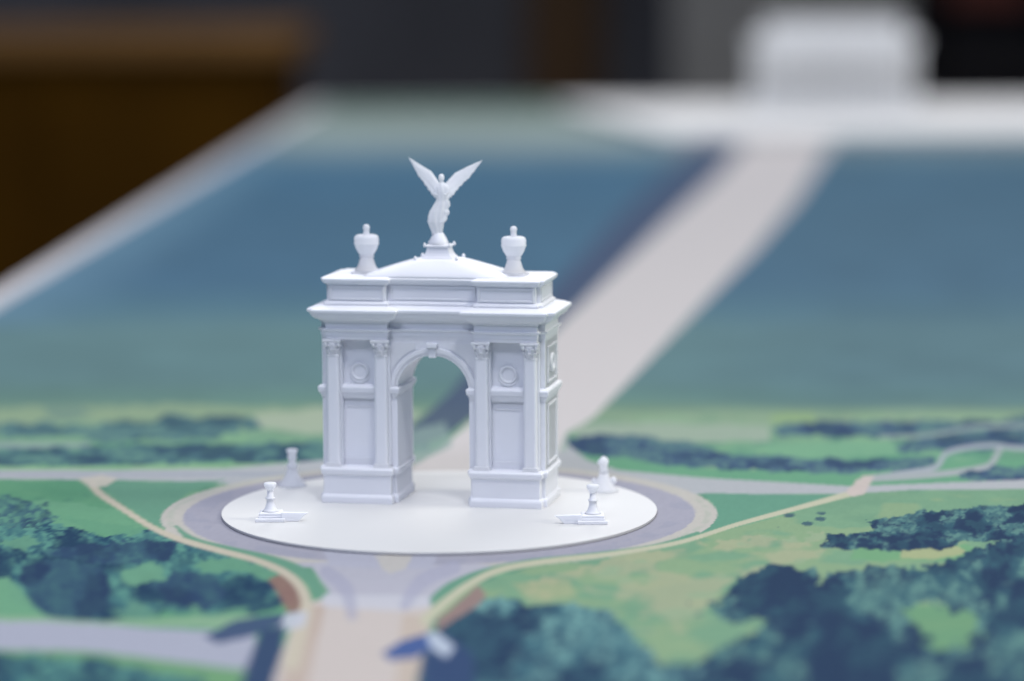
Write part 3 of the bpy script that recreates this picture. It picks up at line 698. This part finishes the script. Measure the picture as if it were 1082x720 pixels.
me = bpy.data.meshes.new_from_object(o.evaluated_get(dg)); me.name = 'winged_figure'
bpy.data.objects.remove(o)
fig = bpy.data.objects.new('winged_figure', me); COL.objects.link(fig); fig.parent = arch
# wings: thick at the shoulder, feathered trailing edge
def wing(s, tip, lead, root_top, root_bot, trail, n=11):
    mb = MB()
    L = [root_top] + lead + [tip]      # leading edge (inner/upper)
    T = [root_bot] + trail + [tip]     # trailing edge (outer/lower)
    def samp(P, t):
        k_ = t * (len(P) - 1); i = min(int(k_), len(P) - 2); fr = k_ - i
        return Vector(P[i]).lerp(Vector(P[i + 1]), fr)
    NS, NC = 30, 8
    front, back = [], []
    for i in range(NS + 1):
        t = i / NS; a_ = samp(L, t); c_ = samp(T, t)
        saw = (t * n) % 1.0
        c_ = c_ + (a_ - c_) * (.13 * saw if 0 < i < NS else 0)
        rf_, rb_ = [], []
        for j in range(NC + 1):
            q = j / NC; p = a_.lerp(c_, q)
            th = (1.15 * (1 - t) + .32) * (math.sin(PI * min(1, q * 1.15 + .12)) ** .6 if q < .85 else .35)
            groove = .12 * math.sin((q * 5 + t * 2) * 2 * PI) * (1 - t * .6)
            yb = 1.4 + 2.6 * t - 1.2 * t * t
            ln = max(0.0, p.y - 139) * .38; px_, pz_ = p.x - .22 * ln, p.y - .19 * ln
            rf_.append(mb.bm.verts.new((px_, yb + ln - th * .5 - groove, pz_))); rb_.append(mb.bm.verts.new((px_, yb + ln + th * .5, pz_)))
        front.append(rf_); back.append(rb_)
    for i in range(NS):
        for j in range(NC):
            f = mb.bm.faces.new((front[i][j], front[i][j + 1], front[i + 1][j + 1], front[i + 1][j])); f.smooth = True
            f = mb.bm.faces.new((back[i][j + 1], back[i][j], back[i + 1][j], back[i + 1][j + 1])); f.smooth = True
        for j in (0, NC):
            mb.bm.faces.new((front[i][j], front[i + 1][j], back[i + 1][j], back[i][j]))
    for i in (0, NS):
        for j in range(NC): mb.bm.faces.new((front[i][j], front[i][j + 1], back[i][j + 1], back[i][j]))
    return mb.build('wing', M_LIT, fig)
def SP(u_, v_):  # silhouettes measured on the figure: sheet px -> mm in the figure's plane
    return ((u_ - 464.3) / 2.225, 112 + (275.2 - v_) * .4415)
wing(-1, SP(430.5, 165), [SP(463.5, 193), SP(455, 180.5), SP(441, 172)], SP(468, 198), SP(466, 213), [SP(459.5, 212), SP(451, 201), SP(441, 186)])
wing(1, SP(509.5, 167.5), [SP(471, 192.5), SP(480, 182), SP(494, 174.5)], SP(466.5, 198), SP(468, 213), [SP(474.5, 212), SP(484, 200), SP(495.5, 187.5)])

# ------------------------------------------------------------------ four little monuments on the disc
def monument(label, u_, v_, rz, sc=1.0, wingside=1, wing=True, proto=None):
    p = table_pt(u_, v_, TOPZ)
    if proto:
        r = proto.copy(); COL.objects.link(r)
        for c_ in proto.children:
            q = c_.copy(); COL.objects.link(q); q.parent = r
    else:
        r = empty('column_monument')
        MB().moulding([(-5.0, -4.6), (5.4, -4.6), (5.4, 5.0), (-5.0, 5.0)], [(0, .3), (2.0, .3), (2.3, 0), (3.4, 0), (3.8, -.7)]).build('plinth', M_RESIN, r, .15)
        mb = MB(); mb.grid_rings([[(5.2, -5.6, 0), (13.0, -5.4, 0), (13.0, -3.2, 0), (5.2, -3.2, 0)], [(5.2, -5.6, 2.0), (15.0, -5.0, 2.0), (15.0, -3.2, 2.0), (5.2, -3.2, 2.0)], [(5.2, -5.4, 4.2), (17.4, -4.6, 3.8), (17.4, -3.2, 3.8), (5.2, -3.2, 4.2)]])
        mb.build('shade_wedge', M_RESIN, r, .3)  # added wedge: its dim front face stands in for shade beside the post
        MB().box(-6.4, 7.0, -7.4, -5.65, 0, 1.6).build('step', M_RESIN, r, .2)
        MB().lathe([(3.7, 4.0), (4.4, 3.2), (5.4, 2.5), (7.2, 1.9), (9.4, 1.65), (9.5, 2.2), (10.2, 2.2), (10.3, 1.5), (13.2, 1.4)], (0, 0), 24).build('shaft', M_RESIN, r)
        MB().lathe([(13.1, 1.5), (14.0, 1.8), (15.2, 2.7), (16.4, 2.9), (16.8, 2.6), (17.0, 1.0)], (0, 0), 24).build('capital', M_LIT, r)
    r.location = p; r.rotation_euler = (0, 0, rz); r.scale = (wingside * sc, sc, sc)
    tag(r, label, 'monument', 'small column monuments round the edge of the disc')
    return r
m0 = monument('small white column monument at the front left of the disc, added wedge standing in for shade on its right', 286, 549, 0.0)
monument('small white column monument at the front right of the disc, added wedge standing in for shade on its left', 626.5, 551.5, 0.0, 1.0, -1, proto=m0)

def rear(label, u_, v_, kind, rz):
    p = table_pt(u_, v_, TOPZ); r = empty('column_monument', p, rz)
    MB().lathe([(0, 7.2), (.9, 6.6), (2.6, 5.0), (4.6, 3.7), (6.8, 2.7), (8.6, 2.2)], (0, 0), 26, sy=.85).build('flared_foot', M_LIT, r)
    if kind == 0:
        MB().lathe([(8.5, 2.1), (9.6, 2.7), (10.4, 2.8), (10.8, 1.9), (12.4, 1.55), (13.2, 2.1), (14.6, 2.2), (15.0, 1.9), (16.2, 2.3), (17.4, 2.8), (17.8, 2.5), (17.9, .6)], (0, 0), 24).build('capital', M_LIT, r)
    else:
        mb = MB(); mb.lathe([(8.5, 2.1), (10.6, 1.9), (11.8, 1.75), (13.0, 2.1), (14.4, 2.4), (15.6, 1.9), (16.4, 1.0), (16.7, .2)], (0, 0), 20)
        mb.lathe([(12.6, .2), (13.6, .9), (14.4, .8), (14.9, .1)], (-2.2, -.3), 8); mb.build('bird', M_LIT, r)
        mb = MB(); mb.lathe([(3.2, .4), (4.6, 1.6), (6.2, 1.2), (7.0, .2)], (4.6, 0), 10); mb.lathe([(3.2, .4), (4.4, 1.4), (5.6, .9), (6.2, .2)], (-4.6, 0), 10); mb.build('shoulder', M_LIT, r)
    tag(r, label, 'monument', 'small column monuments round the edge of the disc')
    return r
rear('small white column monument with a cup-shaped top at the back left of the disc', 309.0, 513.5, 0, 0)
rear('small white monument topped by a bird at the back right of the disc', 638, 519, 1, 0)
